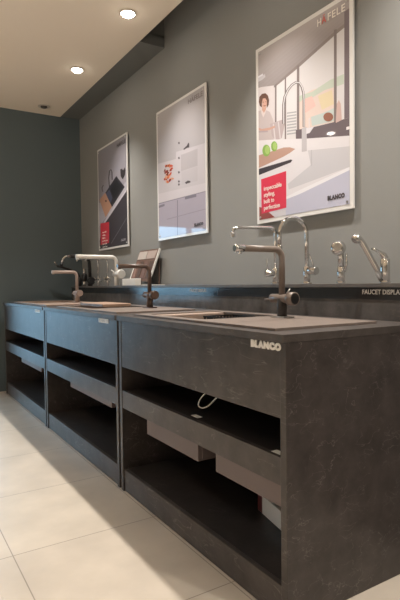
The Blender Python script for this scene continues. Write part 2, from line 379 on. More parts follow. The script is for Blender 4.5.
  ((240, 230, 224), [(1.6719, 1.7721), (1.6534, 1.7703), (1.6534, 1.7567), (1.6719, 1.7584)]),
  ((120, 112, 108), [(2.0975, 1.8999), (2.0965, 1.9991), (2.1156, 2.0054), (2.1166, 1.905)]),
  ((120, 112, 108), [(2.0965, 1.9991), (2.0862, 2.0364), (2.1043, 2.0456), (2.1156, 2.0054)]),
  ((120, 112, 108), [(2.0862, 2.0364), (2.0618, 2.0637), (2.0778, 2.0752), (2.1043, 2.0456)]),
  ((120, 112, 108), [(2.0618, 2.0637), (2.0325, 2.0786), (2.045, 2.0917), (2.0778, 2.0752)]),
  ((120, 112, 108), [(2.0325, 2.0786), (2.0062, 2.0812), (2.0107, 2.0945), (2.045, 2.0917)]),
  ((120, 112, 108), [(2.0062, 2.0812), (1.9878, 2.0735), (1.9771, 2.0796), (2.0107, 2.0945)]),
  ((120, 112, 108), [(1.9878, 2.0735), (1.9725, 2.0508), (1.9563, 2.0501), (1.9771, 2.0796)]),
  ((120, 112, 108), [(1.9725, 2.0508), (1.9616, 2.0185), (1.9445, 2.0149), (1.9563, 2.0501)]),
  ((120, 112, 108), [(1.9616, 2.0185), (1.9591, 1.9834), (1.9418, 1.9782), (1.9445, 2.0149)]),
  ((120, 112, 108), [(1.9591, 1.9834), (1.9602, 1.848), (1.9429, 1.8434), (1.9418, 1.9782)]),
  ((232, 226, 222), [(2.1011, 1.9019), (2.1, 2.0014), (2.1072, 2.0038), (2.1082, 1.9038)]),
  ((232, 226, 222), [(2.1, 2.0014), (2.0895, 2.0396), (2.0963, 2.043), (2.1072, 2.0038)]),
  ((232, 226, 222), [(2.0895, 2.0396), (2.0645, 2.0676), (2.0704, 2.0719), (2.0963, 2.043)]),
  ((232, 226, 222), [(2.0645, 2.0676), (2.0341, 2.0829), (2.0388, 2.0878), (2.0704, 2.0719)]),
  ((232, 226, 222), [(2.0341, 2.0829), (2.0053, 2.0856), (2.007, 2.0906), (2.0388, 2.0878)]),
  ((232, 226, 222), [(2.0053, 2.0856), (1.9823, 2.0757), (1.9783, 2.078), (2.007, 2.0906)]),
  ((232, 226, 222), [(1.9823, 2.0757), (1.9652, 2.0509), (1.9591, 2.0506), (1.9783, 2.078)]),
  ((232, 226, 222), [(1.9652, 2.0509), (1.9541, 2.0177), (1.9476, 2.0163), (1.9591, 2.0506)]),
  ((232, 226, 222), [(1.9541, 2.0177), (1.9515, 1.9821), (1.945, 1.9802), (1.9476, 2.0163)]),
  ((232, 226, 222), [(1.9515, 1.9821), (1.9526, 1.847), (1.9461, 1.8453), (1.945, 1.9802)]),
  ((196, 190, 188), [(1.9661, 1.8445), (1.93, 1.84), (1.9309, 1.7203), (1.9671, 1.7233)]),
  ((226, 220, 218), [(1.9154, 1.8809), (1.9098, 1.8793), (1.9102, 1.8299), (1.8809, 1.8271), (1.909, 1.8047), (1.9338, 1.806), (1.9336, 1.836), (1.9158, 1.8313)]),
  ((222, 54, 78), [(2.2983, 1.6433), (2.0866, 1.6499), (2.087, 1.4566), (2.2955, 1.4486)]),
 ],
 'mid': [
  ((178, 172, 170), [(3.5597, 1.4121), (3.5597, 2.362), (2.8838, 2.362), (2.8838, 1.4121)]),
  ((196, 189, 187), [(3.5597, 1.9874), (3.2772, 1.9647), (3.2758, 2.0148), (2.8838, 1.9861), (2.8838, 1.6006), (3.5597, 1.6296)]),
  ((206, 198, 196), [(3.5597, 1.7558), (2.8903, 1.725), (2.8838, 1.7246), (2.8838, 1.6579), (3.5597, 1.6854)]),
  ((140, 134, 138), [(3.5597, 1.6846), (2.8838, 1.6715), (2.8838, 1.6662), (3.5597, 1.6778)]),
  ((174, 165, 172), [(3.5597, 1.4121), (3.5597, 1.6778), (2.8838, 1.6662), (2.8838, 1.4121)]),
  ((130, 124, 130), [(3.2745, 1.4121), (3.2676, 1.6673), (3.2573, 1.6658), (3.2642, 1.4121)]),
  ((128, 122, 128), [(3.155, 1.6722), (3.0008, 1.6681), (3.0012, 1.6506), (3.1555, 1.654)]),
  ((128, 122, 128), [(3.5597, 1.6651), (3.4622, 1.6668), (3.4627, 1.6503), (3.5597, 1.6469)]),
  ((150, 143, 148), [(3.4273, 1.5481), (2.8838, 1.5549), (2.8838, 1.5509), (3.4275, 1.5429)]),
  ((180, 173, 171), [(3.2038, 1.9775), (2.9781, 1.9713), (2.9808, 1.8564), (3.2069, 1.8619)]),
  ((190, 183, 181), [(3.1984, 1.8596), (2.9809, 1.8517), (2.9832, 1.7545), (3.2009, 1.7643)]),
  ((84, 76, 76), [(3.1524, 1.7736), (3.1106, 1.7803), (3.0767, 1.7709), (3.077, 1.7606), (3.1388, 1.7608)]),
  ((76, 70, 72), [(3.1688, 2.012), (3.1182, 2.0247), (3.0972, 2.0405), (3.0866, 2.0311), (3.0872, 2.0038), (3.1186, 2.0089), (3.1605, 2.0031)]),
  ((104, 98, 98), [(3.2173, 2.0656), (3.2187, 2.0622), (3.2224, 2.0601), (3.2276, 2.0597), (3.2334, 2.0611), (3.2386, 2.0639), (3.2421, 2.0678), (3.2433, 2.0718), (3.2419, 2.0751), (3.2382, 2.0772), (3.233, 2.0776), (3.2272, 2.0762), (3.222, 2.0734), (3.2185, 2.0696)]),
  ((104, 98, 98), [(3.2202, 1.9597), (3.2216, 1.9563), (3.2252, 1.9541), (3.2305, 1.9536), (3.2363, 1.9548), (3.2415, 1.9576), (3.245, 1.9613), (3.2462, 1.9653), (3.2448, 1.9687), (3.2411, 1.9709), (3.2358, 1.9714), (3.23, 1.9702), (3.2249, 1.9674), (3.2214, 1.9637)]),
  ((104, 98, 98), [(3.2229, 1.8585), (3.2243, 1.8551), (3.2279, 1.8528), (3.2332, 1.8521), (3.239, 1.8532), (3.2442, 1.8559), (3.2478, 1.8595), (3.249, 1.8635), (3.2476, 1.867), (3.2439, 1.8692), (3.2386, 1.8699), (3.2328, 1.8688), (3.2276, 1.8661), (3.2241, 1.8625)]),
  ((104, 98, 98), [(3.2246, 1.7933), (3.226, 1.7898), (3.2297, 1.7875), (3.235, 1.7867), (3.2408, 1.7877), (3.246, 1.7903), (3.2496, 1.7939), (3.2508, 1.7978), (3.2494, 1.8013), (3.2456, 1.8037), (3.2403, 1.8044), (3.2345, 1.8034), (3.2293, 1.8008), (3.2258, 1.7972)]),
  ((104, 98, 98), [(3.2252, 1.772), (3.2266, 1.7685), (3.2303, 1.7661), (3.2355, 1.7653), (3.2414, 1.7663), (3.2466, 1.7689), (3.2501, 1.7725), (3.2513, 1.7764), (3.2499, 1.7799), (3.2462, 1.7823), (3.2409, 1.783), (3.2351, 1.782), (3.2299, 1.7795), (3.2264, 1.7759)]),
  ((222, 160, 120), [(3.3682, 1.8622), (3.3749, 1.8577), (3.3892, 1.8589), (3.4003, 1.8649), (3.3999, 1.8712), (3.3881, 1.873), (3.3741, 1.869)]),
  ((196, 74, 46), [(3.4206, 1.9016), (3.4289, 1.8948), (3.441, 1.895), (3.4478, 1.9022), (3.4442, 1.9108), (3.4329, 1.9144), (3.4224, 1.9103)]),
  ((214, 120, 74), [(3.3753, 1.8653), (3.3927, 1.8632), (3.4108, 1.8652), (3.4157, 1.8698), (3.4037, 1.8735), (3.384, 1.8736), (3.3714, 1.8699)]),
  ((214, 120, 74), [(3.3781, 1.8491), (3.3902, 1.8425), (3.4015, 1.8423), (3.4034, 1.8488), (3.3945, 1.857), (3.3816, 1.8607), (3.3743, 1.8572)]),
  ((196, 74, 46), [(3.3403, 1.9293), (3.354, 1.925), (3.3721, 1.9268), (3.381, 1.9335), (3.3738, 1.94), (3.356, 1.9413), (3.3412, 1.9366)]),
  ((150, 44, 34), [(3.3945, 1.8539), (3.4049, 1.8451), (3.4134, 1.844), (3.4135, 1.8514), (3.4052, 1.8617), (3.3947, 1.8672), (3.3899, 1.8637)]),
  ((150, 44, 34), [(3.407, 1.8989), (3.4225, 1.8915), (3.4355, 1.8913), (3.4361, 1.8987), (3.4238, 1.9079), (3.408, 1.912), (3.4006, 1.908)]),
  ((120, 60, 40), [(3.4298, 1.8949), (3.4381, 1.8885), (3.451, 1.889), (3.4588, 1.8959), (3.4555, 1.9041), (3.4437, 1.9074), (3.4323, 1.9032)]),
  ((196, 74, 46), [(3.3962, 1.8216), (3.4031, 1.814), (3.4132, 1.8135), (3.4188, 1.8207), (3.4157, 1.83), (3.4063, 1.8345), (3.3976, 1.8307)]),
  ((150, 44, 34), [(3.4176, 1.9005), (3.4234, 1.8924), (3.4345, 1.8922), (3.4426, 1.9001), (3.4416, 1.9102), (3.4322, 1.9147), (3.4215, 1.9104)]),
  ((222, 160, 120), [(3.3441, 1.9052), (3.3556, 1.9003), (3.3663, 1.9006), (3.368, 1.9059), (3.3594, 1.9122), (3.3471, 1.9148), (3.3403, 1.9117)]),
  ((150, 44, 34), [(3.4128, 1.842), (3.4197, 1.8376), (3.4304, 1.8381), (3.437, 1.8432), (3.4343, 1.849), (3.4245, 1.8511), (3.415, 1.848)]),
  ((214, 120, 74), [(3.3676, 1.9356), (3.3751, 1.9265), (3.3858, 1.926), (3.3917, 1.9345), (3.3883, 1.9456), (3.3781, 1.9509), (3.3689, 1.9464)]),
  ((196, 74, 46), [(3.3477, 1.8707), (3.3655, 1.8634), (3.3821, 1.8638), (3.385, 1.8718), (3.3719, 1.8812), (3.3528, 1.885), (3.3422, 1.8803)]),
  ((150, 44, 34), [(3.3834, 1.8855), (3.3951, 1.8816), (3.4069, 1.8823), (3.41, 1.8871), (3.4019, 1.8924), (3.3888, 1.8941), (3.3806, 1.891)]),
  ((206, 96, 70), [(3.3225, 1.9236), (3.3333, 1.9189), (3.3513, 1.9208), (3.3628, 1.9278), (3.3591, 1.9347), (3.3431, 1.9362), (3.3269, 1.9312)]),
  ((222, 160, 120), [(3.4067, 1.8805), (3.4206, 1.8769), (3.4358, 1.8782), (3.4409, 1.8834), (3.4319, 1.8886), (3.4157, 1.8898), (3.4046, 1.8862)]),
  ((150, 44, 34), [(3.412, 1.8541), (3.4244, 1.849), (3.4427, 1.8505), (3.453, 1.8574), (3.4475, 1.8646), (3.4304, 1.8666), (3.4146, 1.8619)]),
  ((222, 160, 120), [(3.3085, 1.8285), (3.3178, 1.8244), (3.3364, 1.8263), (3.3503, 1.8328), (3.349, 1.839), (3.3334, 1.8402), (3.3154, 1.8355)]),
  ((214, 120, 74), [(3.3888, 1.9388), (3.4028, 1.9332), (3.418, 1.9342), (3.4228, 1.941), (3.4136, 1.9484), (3.3974, 1.951), (3.3864, 1.9467)]),
  ((120, 60, 40), [(3.3944, 1.8769), (3.406, 1.868), (3.4177, 1.8675), (3.4206, 1.8756), (3.4125, 1.8864), (3.3996, 1.8915), (3.3916, 1.8873)]),
  ((222, 160, 120), [(3.3639, 1.8533), (3.3746, 1.8499), (3.3882, 1.851), (3.3944, 1.8559), (3.3886, 1.8609), (3.3751, 1.8621), (3.3641, 1.8588)]),
  ((214, 120, 74), [(3.3864, 1.8155), (3.3962, 1.8117), (3.4111, 1.813), (3.42, 1.8183), (3.416, 1.8236), (3.4023, 1.8249), (3.3891, 1.8213)]),
  ((214, 120, 74), [(3.3858, 1.8555), (3.3957, 1.8506), (3.4097, 1.8514), (3.4172, 1.8575), (3.4125, 1.8641), (3.3992, 1.8663), (3.3873, 1.8625)]),
  ((196, 74, 46), [(3.3437, 1.8995), (3.3633, 1.8958), (3.3789, 1.8969), (3.3787, 1.9021), (3.3628, 1.9073), (3.3434, 1.9087), (3.3349, 1.9052)]),
  ((206, 96, 70), [(3.4251, 1.945), (3.4331, 1.9391), (3.443, 1.9392), (3.4474, 1.9452), (3.4429, 1.9527), (3.433, 1.9559), (3.4251, 1.9525)]),
  ((214, 120, 74), [(3.3446, 1.8988), (3.357, 1.8923), (3.3679, 1.8922), (3.369, 1.8986), (3.3595, 1.9067), (3.3465, 1.9103), (3.3399, 1.9068)]),
  ((120, 60, 40), [(3.4147, 1.941), (3.4263, 1.9334), (3.4364, 1.933), (3.4374, 1.94), (3.4284, 1.9493), (3.4164, 1.9537), (3.4103, 1.95)]),
  ((222, 160, 120), [(3.4175, 1.8542), (3.4281, 1.8452), (3.4359, 1.8439), (3.435, 1.8513), (3.4261, 1.8618), (3.4159, 1.8675), (3.4121, 1.8641)]),
  ((120, 60, 40), [(3.3969, 1.8963), (3.407, 1.8874), (3.4169, 1.8866), (3.4192, 1.8945), (3.4121, 1.9053), (3.4009, 1.9106), (3.3942, 1.9066)]),
  ((206, 96, 70), [(3.3486, 1.868), (3.3596, 1.8621), (3.3737, 1.8628), (3.3803, 1.8695), (3.3744, 1.8772), (3.3605, 1.88), (3.349, 1.8759)]),
  ((214, 120, 74), [(3.4371, 1.8525), (3.4566, 1.8506), (3.4725, 1.8521), (3.4728, 1.8559), (3.4573, 1.859), (3.4377, 1.8592), (3.4288, 1.8563)]),
  ((222, 160, 120), [(3.3424, 1.8331), (3.3606, 1.8281), (3.3756, 1.8286), (3.3758, 1.8345), (3.3611, 1.8411), (3.3427, 1.8436), (3.3344, 1.84)]),
  ((150, 44, 34), [(3.3561, 1.8235), (3.3734, 1.8181), (3.3889, 1.8187), (3.3908, 1.8249), (3.3776, 1.832), (3.3595, 1.8346), (3.3499, 1.8308)]),
  ((196, 74, 46), [(3.3536, 1.9009), (3.3616, 1.8939), (3.371, 1.8936), (3.3747, 1.9003), (3.3699, 1.9089), (3.3602, 1.9129), (3.3529, 1.9094)]),
  ((214, 120, 74), [(3.3583, 1.92), (3.3679, 1.9163), (3.3758, 1.9164), (3.3758, 1.9203), (3.3681, 1.9251), (3.3584, 1.9271), (3.3541, 1.9248)]),
  ((150, 44, 34), [(3.3393, 1.8953), (3.3546, 1.8926), (3.3718, 1.8945), (3.3781, 1.8997), (3.3685, 1.9041), (3.3504, 1.9045), (3.3375, 1.9006)]),
  ((150, 44, 34), [(3.4385, 1.8502), (3.4522, 1.8429), (3.4636, 1.8425), (3.464, 1.8493), (3.4531, 1.8582), (3.4391, 1.8624), (3.4327, 1.8588)]),
  ((120, 60, 40), [(3.403, 1.8781), (3.4213, 1.8742), (3.4345, 1.8748), (3.4325, 1.8795), (3.4168, 1.8848), (3.3994, 1.8866), (3.3933, 1.8837)]),
  ((222, 160, 120), [(3.426, 1.8612), (3.4325, 1.852), (3.4429, 1.8513), (3.4495, 1.8597), (3.4471, 1.8708), (3.4376, 1.8763), (3.4283, 1.872)]),
  ((222, 160, 120), [(3.4127, 1.8261), (3.4209, 1.819), (3.4317, 1.8188), (3.437, 1.8256), (3.4328, 1.8343), (3.4222, 1.8384), (3.4133, 1.8347)]),
  ((150, 44, 34), [(3.3584, 1.8282), (3.3708, 1.8232), (3.3848, 1.8239), (3.3898, 1.8298), (3.382, 1.8363), (3.3673, 1.8386), (3.3569, 1.835)]),
  ((196, 74, 46), [(3.3194, 1.9054), (3.328, 1.9012), (3.344, 1.9029), (3.3553, 1.9092), (3.3533, 1.9153), (3.3396, 1.9166), (3.3245, 1.9122)]),
  ((120, 60, 40), [(3.3803, 1.9362), (3.3903, 1.9316), (3.3987, 1.9316), (3.3991, 1.9363), (3.3912, 1.942), (3.381, 1.9446), (3.3762, 1.942)]),
  ((206, 96, 70), [(3.4346, 1.8436), (3.4442, 1.8397), (3.4518, 1.8396), (3.4515, 1.8435), (3.4437, 1.8483), (3.4342, 1.8504), (3.4301, 1.8483)]),
  ((120, 60, 40), [(3.4405, 1.9139), (3.4532, 1.906), (3.4644, 1.9055), (3.4656, 1.913), (3.4559, 1.9226), (3.4428, 1.9272), (3.4359, 1.9233)]),
 ],
 'far': [
  ((150, 144, 146), [(4.833, 1.4121), (4.833, 2.362), (4.1543, 2.362), (4.1543, 1.4121)]),
  ((176, 170, 172), [(4.833, 1.8641), (4.4951, 1.8447), (4.1543, 1.9622), (4.1543, 1.8279), (4.6773, 1.6898), (4.833, 1.6357)]),
  ((60, 54, 58), [(4.1673, 1.8842), (4.1543, 1.8869), (4.1543, 1.4121), (4.833, 1.4121), (4.833, 1.4951), (4.6918, 1.658)]),
  ((46, 42, 46), [(4.6552, 1.937), (4.3841, 2.0454), (4.1985, 1.9154), (4.4981, 1.7777)]),
  ((28, 26, 30), [(4.5272, 1.942), (4.3832, 2.0137), (4.2422, 1.9173), (4.447, 1.8469)]),
  ((70, 74, 92), [(4.6454, 1.9279), (4.5514, 1.9506), (4.4823, 1.8612), (4.5327, 1.8222)]),
  ((186, 138, 108), [(4.8128, 1.8906), (4.6603, 1.9378), (4.4979, 1.7823), (4.6613, 1.7023)]),
  ((60, 40, 36), [(4.6235, 1.8538), (4.6257, 1.8496), (4.6315, 1.8468), (4.6397, 1.8459), (4.6487, 1.8472), (4.6568, 1.8504), (4.6622, 1.8548), (4.664, 1.8596), (4.6618, 1.8638), (4.656, 1.8666), (4.6477, 1.8674), (4.6387, 1.8661), (4.6307, 1.8629), (4.6253, 1.8585)]),
  ((196, 190, 192), [(4.6991, 1.6683), (4.1649, 1.8925), (4.1656, 1.8735), (4.695, 1.6439)]),
  ((52, 46, 48), [(4.5398, 1.9629), (4.5527, 2.0578), (4.5748, 2.0618), (4.5618, 1.966)]),
  ((52, 46, 48), [(4.5527, 2.0578), (4.533, 2.118), (4.5542, 2.1242), (4.5748, 2.0618)]),
  ((52, 46, 48), [(4.533, 2.118), (4.5107, 2.1248), (4.5023, 2.1308), (4.5542, 2.1242)]),
  ((52, 46, 48), [(4.5107, 2.1248), (4.4943, 2.102), (4.4728, 2.0988), (4.5023, 2.1308)]),
  ((52, 46, 48), [(4.4943, 2.102), (4.4928, 2.0285), (4.4713, 2.0249), (4.4728, 2.0988)]),
  ((90, 84, 86), [(4.7065, 1.9527), (4.7304, 1.9936), (4.7512, 1.9976), (4.7267, 1.954)]),
  ((90, 84, 86), [(4.7304, 1.9936), (4.6913, 2.0144), (4.7096, 2.0209), (4.7512, 1.9976)]),
  ((50, 44, 46), [(4.2908, 2.0859), (4.2528, 2.0873), (4.2273, 2.0648), (4.1915, 2.0866), (4.1753, 2.0591), (4.1899, 2.0185), (4.2393, 1.9881), (4.2823, 2.0223)]),
  ((110, 104, 108), [(4.1674, 1.6464), (4.539, 1.4469), (4.5266, 1.4431), (4.1566, 1.6425)]),
  ((206, 52, 66), [(4.7973, 1.6586), (4.5727, 1.6517), (4.5818, 1.4552), (4.8024, 1.4481)]),
  ((210, 204, 206), [(4.3013, 1.4666), (4.1994, 1.4672), (4.2001, 1.4497), (4.3021, 1.4478)]),
 ],
}
# ------------------------------------------------------------------ the room
struct(box('floor', (LEFT_X, WALL_X + 0.1, NEAR_Y, FAR_Y + 0.1, -0.05, 0), M['floor']))
struct(box('wall_right', (WALL_X, WALL_X + 0.1, NEAR_Y, FAR_Y + 0.1, 0, 3.5), M['wall']))
struct(box('wall_left', (LEFT_X - 0.1, LEFT_X, NEAR_Y, FAR_Y + 0.1, 0, 3.5), M['pale']))
struct(box('wall_near', (LEFT_X - 0.1, WALL_X + 0.1, NEAR_Y - 0.1, NEAR_Y, 0, 3.5), M['pale']))
WX0, WX1, WZ = -0.22, 0.92, 1.80         # the glazed opening in the end wall
bm = bmesh.new()
add_box(bm, WX1, WALL_X, FAR_Y, FAR_Y + 0.1, 0, 3.5)
add_box(bm, LEFT_X, WX0, FAR_Y, FAR_Y + 0.1, 0, 3.5)
add_box(bm, WX0, WX1, FAR_Y, FAR_Y + 0.1, WZ, 3.5)
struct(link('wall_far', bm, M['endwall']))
bm = bmesh.new()
for x in (WX0, 0.42, WX1 - 0.05):
    add_box(bm, x, x + 0.05, FAR_Y + 0.02, FAR_Y + 0.07, 0, WZ)
add_box(bm, WX0, WX1, FAR_Y + 0.02, FAR_Y + 0.07, WZ - 0.05, WZ); add_box(bm, WX0, WX1, FAR_Y + 0.02, FAR_Y + 0.07, 0, 0.06)
win = struct(link('window_1', bm, M['alu']))
box('pane', (WX0 + 0.05, WX1 - 0.05, FAR_Y + 0.042, FAR_Y + 0.048, 0.06, WZ - 0.05), M['glass'], win)
struct(box('ground_outside', (-30, 30, FAR_Y + 0.1, 60, -0.08, -0.03), M['ground']))
# lowered cream ceiling, the grey strip along the wall and the raised part of it near the camera
struct(box('ceiling', (LEFT_X, EDGE_X, NEAR_Y, FAR_Y, CEIL_Z, CEIL_Z + 0.08), M['ceil']))
GAP_Y = 3.47
struct(box('ceiling_strip', (EDGE_X, WALL_X, GAP_Y, FAR_Y, CEIL_Z + 0.004, CEIL_Z + 0.09), M['darkceil']))
bm = bmesh.new()
add_box(bm, EDGE_X - 0.6, WALL_X, NEAR_Y, GAP_Y, 3.30, 3.38)
add_box(bm, EDGE_X - 0.6, WALL_X, GAP_Y, GAP_Y + 0.05, CEIL_Z + 0.08, 3.38)
add_box(bm, EDGE_X - 0.65, EDGE_X - 0.6, NEAR_Y, GAP_Y, CEIL_Z + 0.08, 3.38)
struct(link('ceiling_recess', bm, M['darkceil']))

# ------------------------------------------------------------------ downlights
def downlight(x, y, lit, watts, label, group=None, angle=90):
    t = thing('downlight', label, 'ceiling light', (x, y, CEIL_Z), group)
    bm = bmesh.new()
    prof = ((0.056, 0.0), (0.056, -0.006), (0.050, -0.009), (0.044, -0.008), (0.043, -0.001))
    rings = [[bm.verts.new((r * math.cos(2 * math.pi * k / 32), r * math.sin(2 * math.pi * k / 32), z)) for k in range(32)] for r, z in prof]
    for a, b in zip(rings, rings[1:]):
        for k in range(32): bm.faces.new((a[k], a[(k + 1) % 32], b[(k + 1) % 32], b[k]))
    link('trim_ring', bm, M['trim'], t, smooth=True)
    bm = bmesh.new()
    R = 0.043 if lit else 0.034
    rg = [[bm.verts.new((R * q * math.cos(2 * math.pi * k / 24), R * q * math.sin(2 * math.pi * k / 24), z)) for k in range(24)] for q, z in ((1, -0.003), (0.93, -0.012), (0.7, -0.019), (0.35, -0.022))]
    for a, c in zip(rg, rg[1:]):
        for k in range(24): bm.faces.new((a[k], a[(k + 1) % 24], c[(k + 1) % 24], c[k]))
    bm.faces.new(rg[-1])
    link('lens', bm, M['lamp'] if lit else M['lamp_off'], t)
    if lit:
        ld = bpy.data.lights.new('downlight_beam', 'SPOT'); ld.energy = watts; ld.color = LAMP_COLOR
        ld.spot_size = math.radians(angle); ld.spot_blend = 1.0; ld.shadow_soft_size = 0.03
        lo = bpy.data.objects.new('downlight_beam', ld); COL.objects.link(lo); lo.parent = t; lo.location = (0, 0, -0.03)
    return t

LX = 1.425
downlight(LX, 4.163, True, SPOT_W, 'lit round downlight in cream ceiling, further of the two in view')
downlight(LX, 3.143, True, SPOT_W, 'lit round downlight in cream ceiling, nearer of the two in view')
downlight(LX, 5.175, False, 0, 'small unlit dark downlight in cream ceiling near the end wall')
for y in (2.12, 1.10, 0.08, -0.94):
    downlight(LX, y, True, SPOT_W, 'lit round downlight over the counters, behind the camera side of the ceiling', 'downlights over the counters out of view', 90 if y > 2 else 114)
for x in (-0.9, -2.2):  # unseen fill rows; the outer one added to bounce light onto the ceiling
    for y in (4.4, 2.6, 0.8, -1.0):
        downlight(x, y, True, AISLE_FILL_W if x > -1 else 2.5 * AISLE_FILL_W, 'unseen round downlight over the aisle, set there as room fill', 'unseen fill downlights over the aisle', 96 if x > -1 else 110)

# ------------------------------------------------------------------ posters
PX = 1.848
PZ0, PZ1 = 1.3941, 2.380
_pm = {}
def print_mat(c, k):
    key = tuple(c)
    if key not in _pm:
        _pm[key] = mat('print_%02x%02x%02x' % key, tuple(min(1, v * k * q) for v, q in zip(lin(c), (0.98, 1.01, 1.12))), 0.5, coat=0.9)
    return _pm[key]

def poster(key, y0, y1, label, k):
    t = thing('poster', label, 'poster', (PX, (y0 + y1) / 2, PZ0))
    oy, oz = (y0 + y1) / 2, PZ0
    box('backing_board', (0, 0.010, y0 - oy, y1 - oy, 0, PZ1 - PZ0), M['frame'], t, bev=0.0015)
    bm = bmesh.new(); mats = []; idx = {}
    for n, (c, pts) in enumerate(PICTURES[key]):
        if c not in idx:
            idx[c] = len(mats); mats.append(print_mat(c, k))
        x = -0.0003 - 0.000018 * n
        f = bm.faces.new([bm.verts.new((x, py - oy, pz - oz)) for py, pz in pts]); f.material_index = idx[c]
        f.normal_update()
        if f.normal.x > 0: f.normal_flip()
    me = bpy.data.meshes.new('printed_picture'); 
    bmesh.ops.triangulate(bm, faces=[f for f in bm.faces if len(f.verts) > 4])
    bm.to_mesh(me); bm.free()
    for q in mats: me.materials.append(q)
    o = bpy.data.objects.new('printed_picture', me); COL.objects.link(o); o.parent = t
    for yy in (y0 + 0.035, y1 - 0.035):
        for zz in (0.035, PZ1 - PZ0 - 0.035):
            cyl('fixing_screw', (-0.0065, yy - oy, zz), (0.0222, yy - oy, zz), 0.006, M['steel'], t, n=12)
    return t, oy, oz
DARKP = mat('dark_print', lin((74, 68, 72)), 0.5, coat=0.4)
GREYP = mat('grey_print', lin((128, 120, 120)), 0.5, coat=0.4)
WHITEP = mat('white_print', lin((240, 234, 228)), 0.5, coat=0.4)
REDP = mat('orange_red_print', lin((214, 96, 84)), 0.5, coat=0.4)
PK = 1.05
p3, oy, oz = poster('big', 1.6314, 2.3395, 'large poster of a woman by a kitchen sink and arched tap, nearest on the wall', 0.97)
def ptext(t, oy, oz, s, y, z, size, m, width, bold=0.0, name='lettering'):
    return text(name, s, size, m, t, (-0.0026, y - oy, z - oz), 0.0003, width=width, bold=bold, space=1.12 if bold > 0.0005 else 1.0)
ptext(p3, oy, oz, 'H', 1.855, 2.303, 0.048, WHITEP, 0.026, 0.0006)
ptext(p3, oy, oz, '\u00c4', 1.823, 2.303, 0.048, REDP, 0.030, 0.0006)
ptext(p3, oy, oz, 'FELE', 1.787, 2.303, 0.048, WHITEP, 0.108, 0.0006)
ptext(p3, oy, oz, 'BLANCO', 1.790, 1.452, 0.028, DARKP, 0.108, 0.0018)
for i, (s, w) in enumerate((('impeccable', .150), ('styling,', .095), ('built to', .088), ('perfection', .135))):
    ptext(p3, oy, oz, s, 2.275, 1.575 - i * 0.036, 0.034, WHITEP, w, 0.0004)
p2, oy, oz = poster('mid', 2.8658, 3.5777, 'white poster of a pale sink with reddish food beside it, middle of the three', PK)
ptext(p2, oy, oz, 'H\u00c4FELE', 3.096, 2.302, 0.046, GREYP, 0.190, 0.0004)
ptext(p2, oy, oz, 'BLANCO', 3.031, 1.452, 0.028, DARKP, 0.115, 0.0014)
p1, oy, oz = poster('far', 4.1363, 4.8510, 'dark toned poster of a black sink and wooden board, furthest on the wall', PK)
ptext(p1, oy, oz, 'H\u00c4FELE', 4.356, 2.294, 0.046, DARKP, 0.190, 0.0008)
ptext(p1, oy, oz, 'BLANCO', 4.296, 1.452, 0.026, DARKP, 0.095, 0.0010)
for i, w in enumerate((.12, .09, .085, .15, .13, .14)):
    ptext(p1, oy, oz, ('impeccable', 'styling,', 'built to', 'perfection', 'impeccable', 'perfection')[i], 4.745, 1.56 - i * 0.028, 0.020, WHITEP, w * 0.85, 0.0001)

# ------------------------------------------------------------------ counters
PT = 0.028
def counter(y0, y1, label, first):
    t = thing('display_counter', label, 'counter', (XF, y0, 0), 'sink display counters in a row')
    W = y1 - y0; D = BACK_X - XF - 0.002
    box('side_panel', (0.004, D, 0, PT, 0, 0.875), M['slate'], t, bev=0.0015)
    box('side_panel', (0.004, D, W - PT, W, 0, 0.875), M['slate'], t, bev=0.0015)
    bm = bmesh.new()
    SY0, SY1 = 0.10, min(1.22, W - 0.08)
    add_ring_slab(bm, -0.008, D, -0.001, W + 0.001, 0.085, 0.515, 0.60, SY1 - 0.04, 0.875, 0.90, 0.03)
    link('worktop', bm, M['slate_top'], t)
    g = 0.001
    box('front_fascia', (0.006, 0.026, PT + g, W - PT - g, 0.640, 0.872), M['slate'], t, bev=0.001)
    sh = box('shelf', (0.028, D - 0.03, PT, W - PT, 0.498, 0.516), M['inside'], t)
    box('shelf_fascia', (0.006, 0.027, PT + g, W - PT - g, 0.430, 0.519), M['slate'], t, bev=0.001)
    box('plinth_front', (0.010, 0.030, PT + g, W - PT - g, 0.004, 0.112), M['slate'], t, bev=0.001)
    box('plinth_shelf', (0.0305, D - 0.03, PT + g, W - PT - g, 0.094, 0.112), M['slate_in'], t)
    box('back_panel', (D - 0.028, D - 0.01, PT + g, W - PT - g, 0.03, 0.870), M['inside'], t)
    # brand badge at the near end of the fascia
    if first:
        text('brand_lettering', 'BLANCO', 0.0285, M['letter'], t, (0.0045, 0.170, 0.8500), 0.0015, width=0.150, bold=0.0026, space=1.18)
    else:
        pl = box('brand_badge', (0.0035, 0.0065, 0.12, 0.262, 0.850, 0.876 - 0.002), M['letter'], t)
        text('brand_lettering', 'BLANCO', 0.024, M['letter_plate'], pl, (0.003, 0.255, 0.8535), 0.0008, width=0.128, bold=0.0006)
    return t, W, SY0, SY1

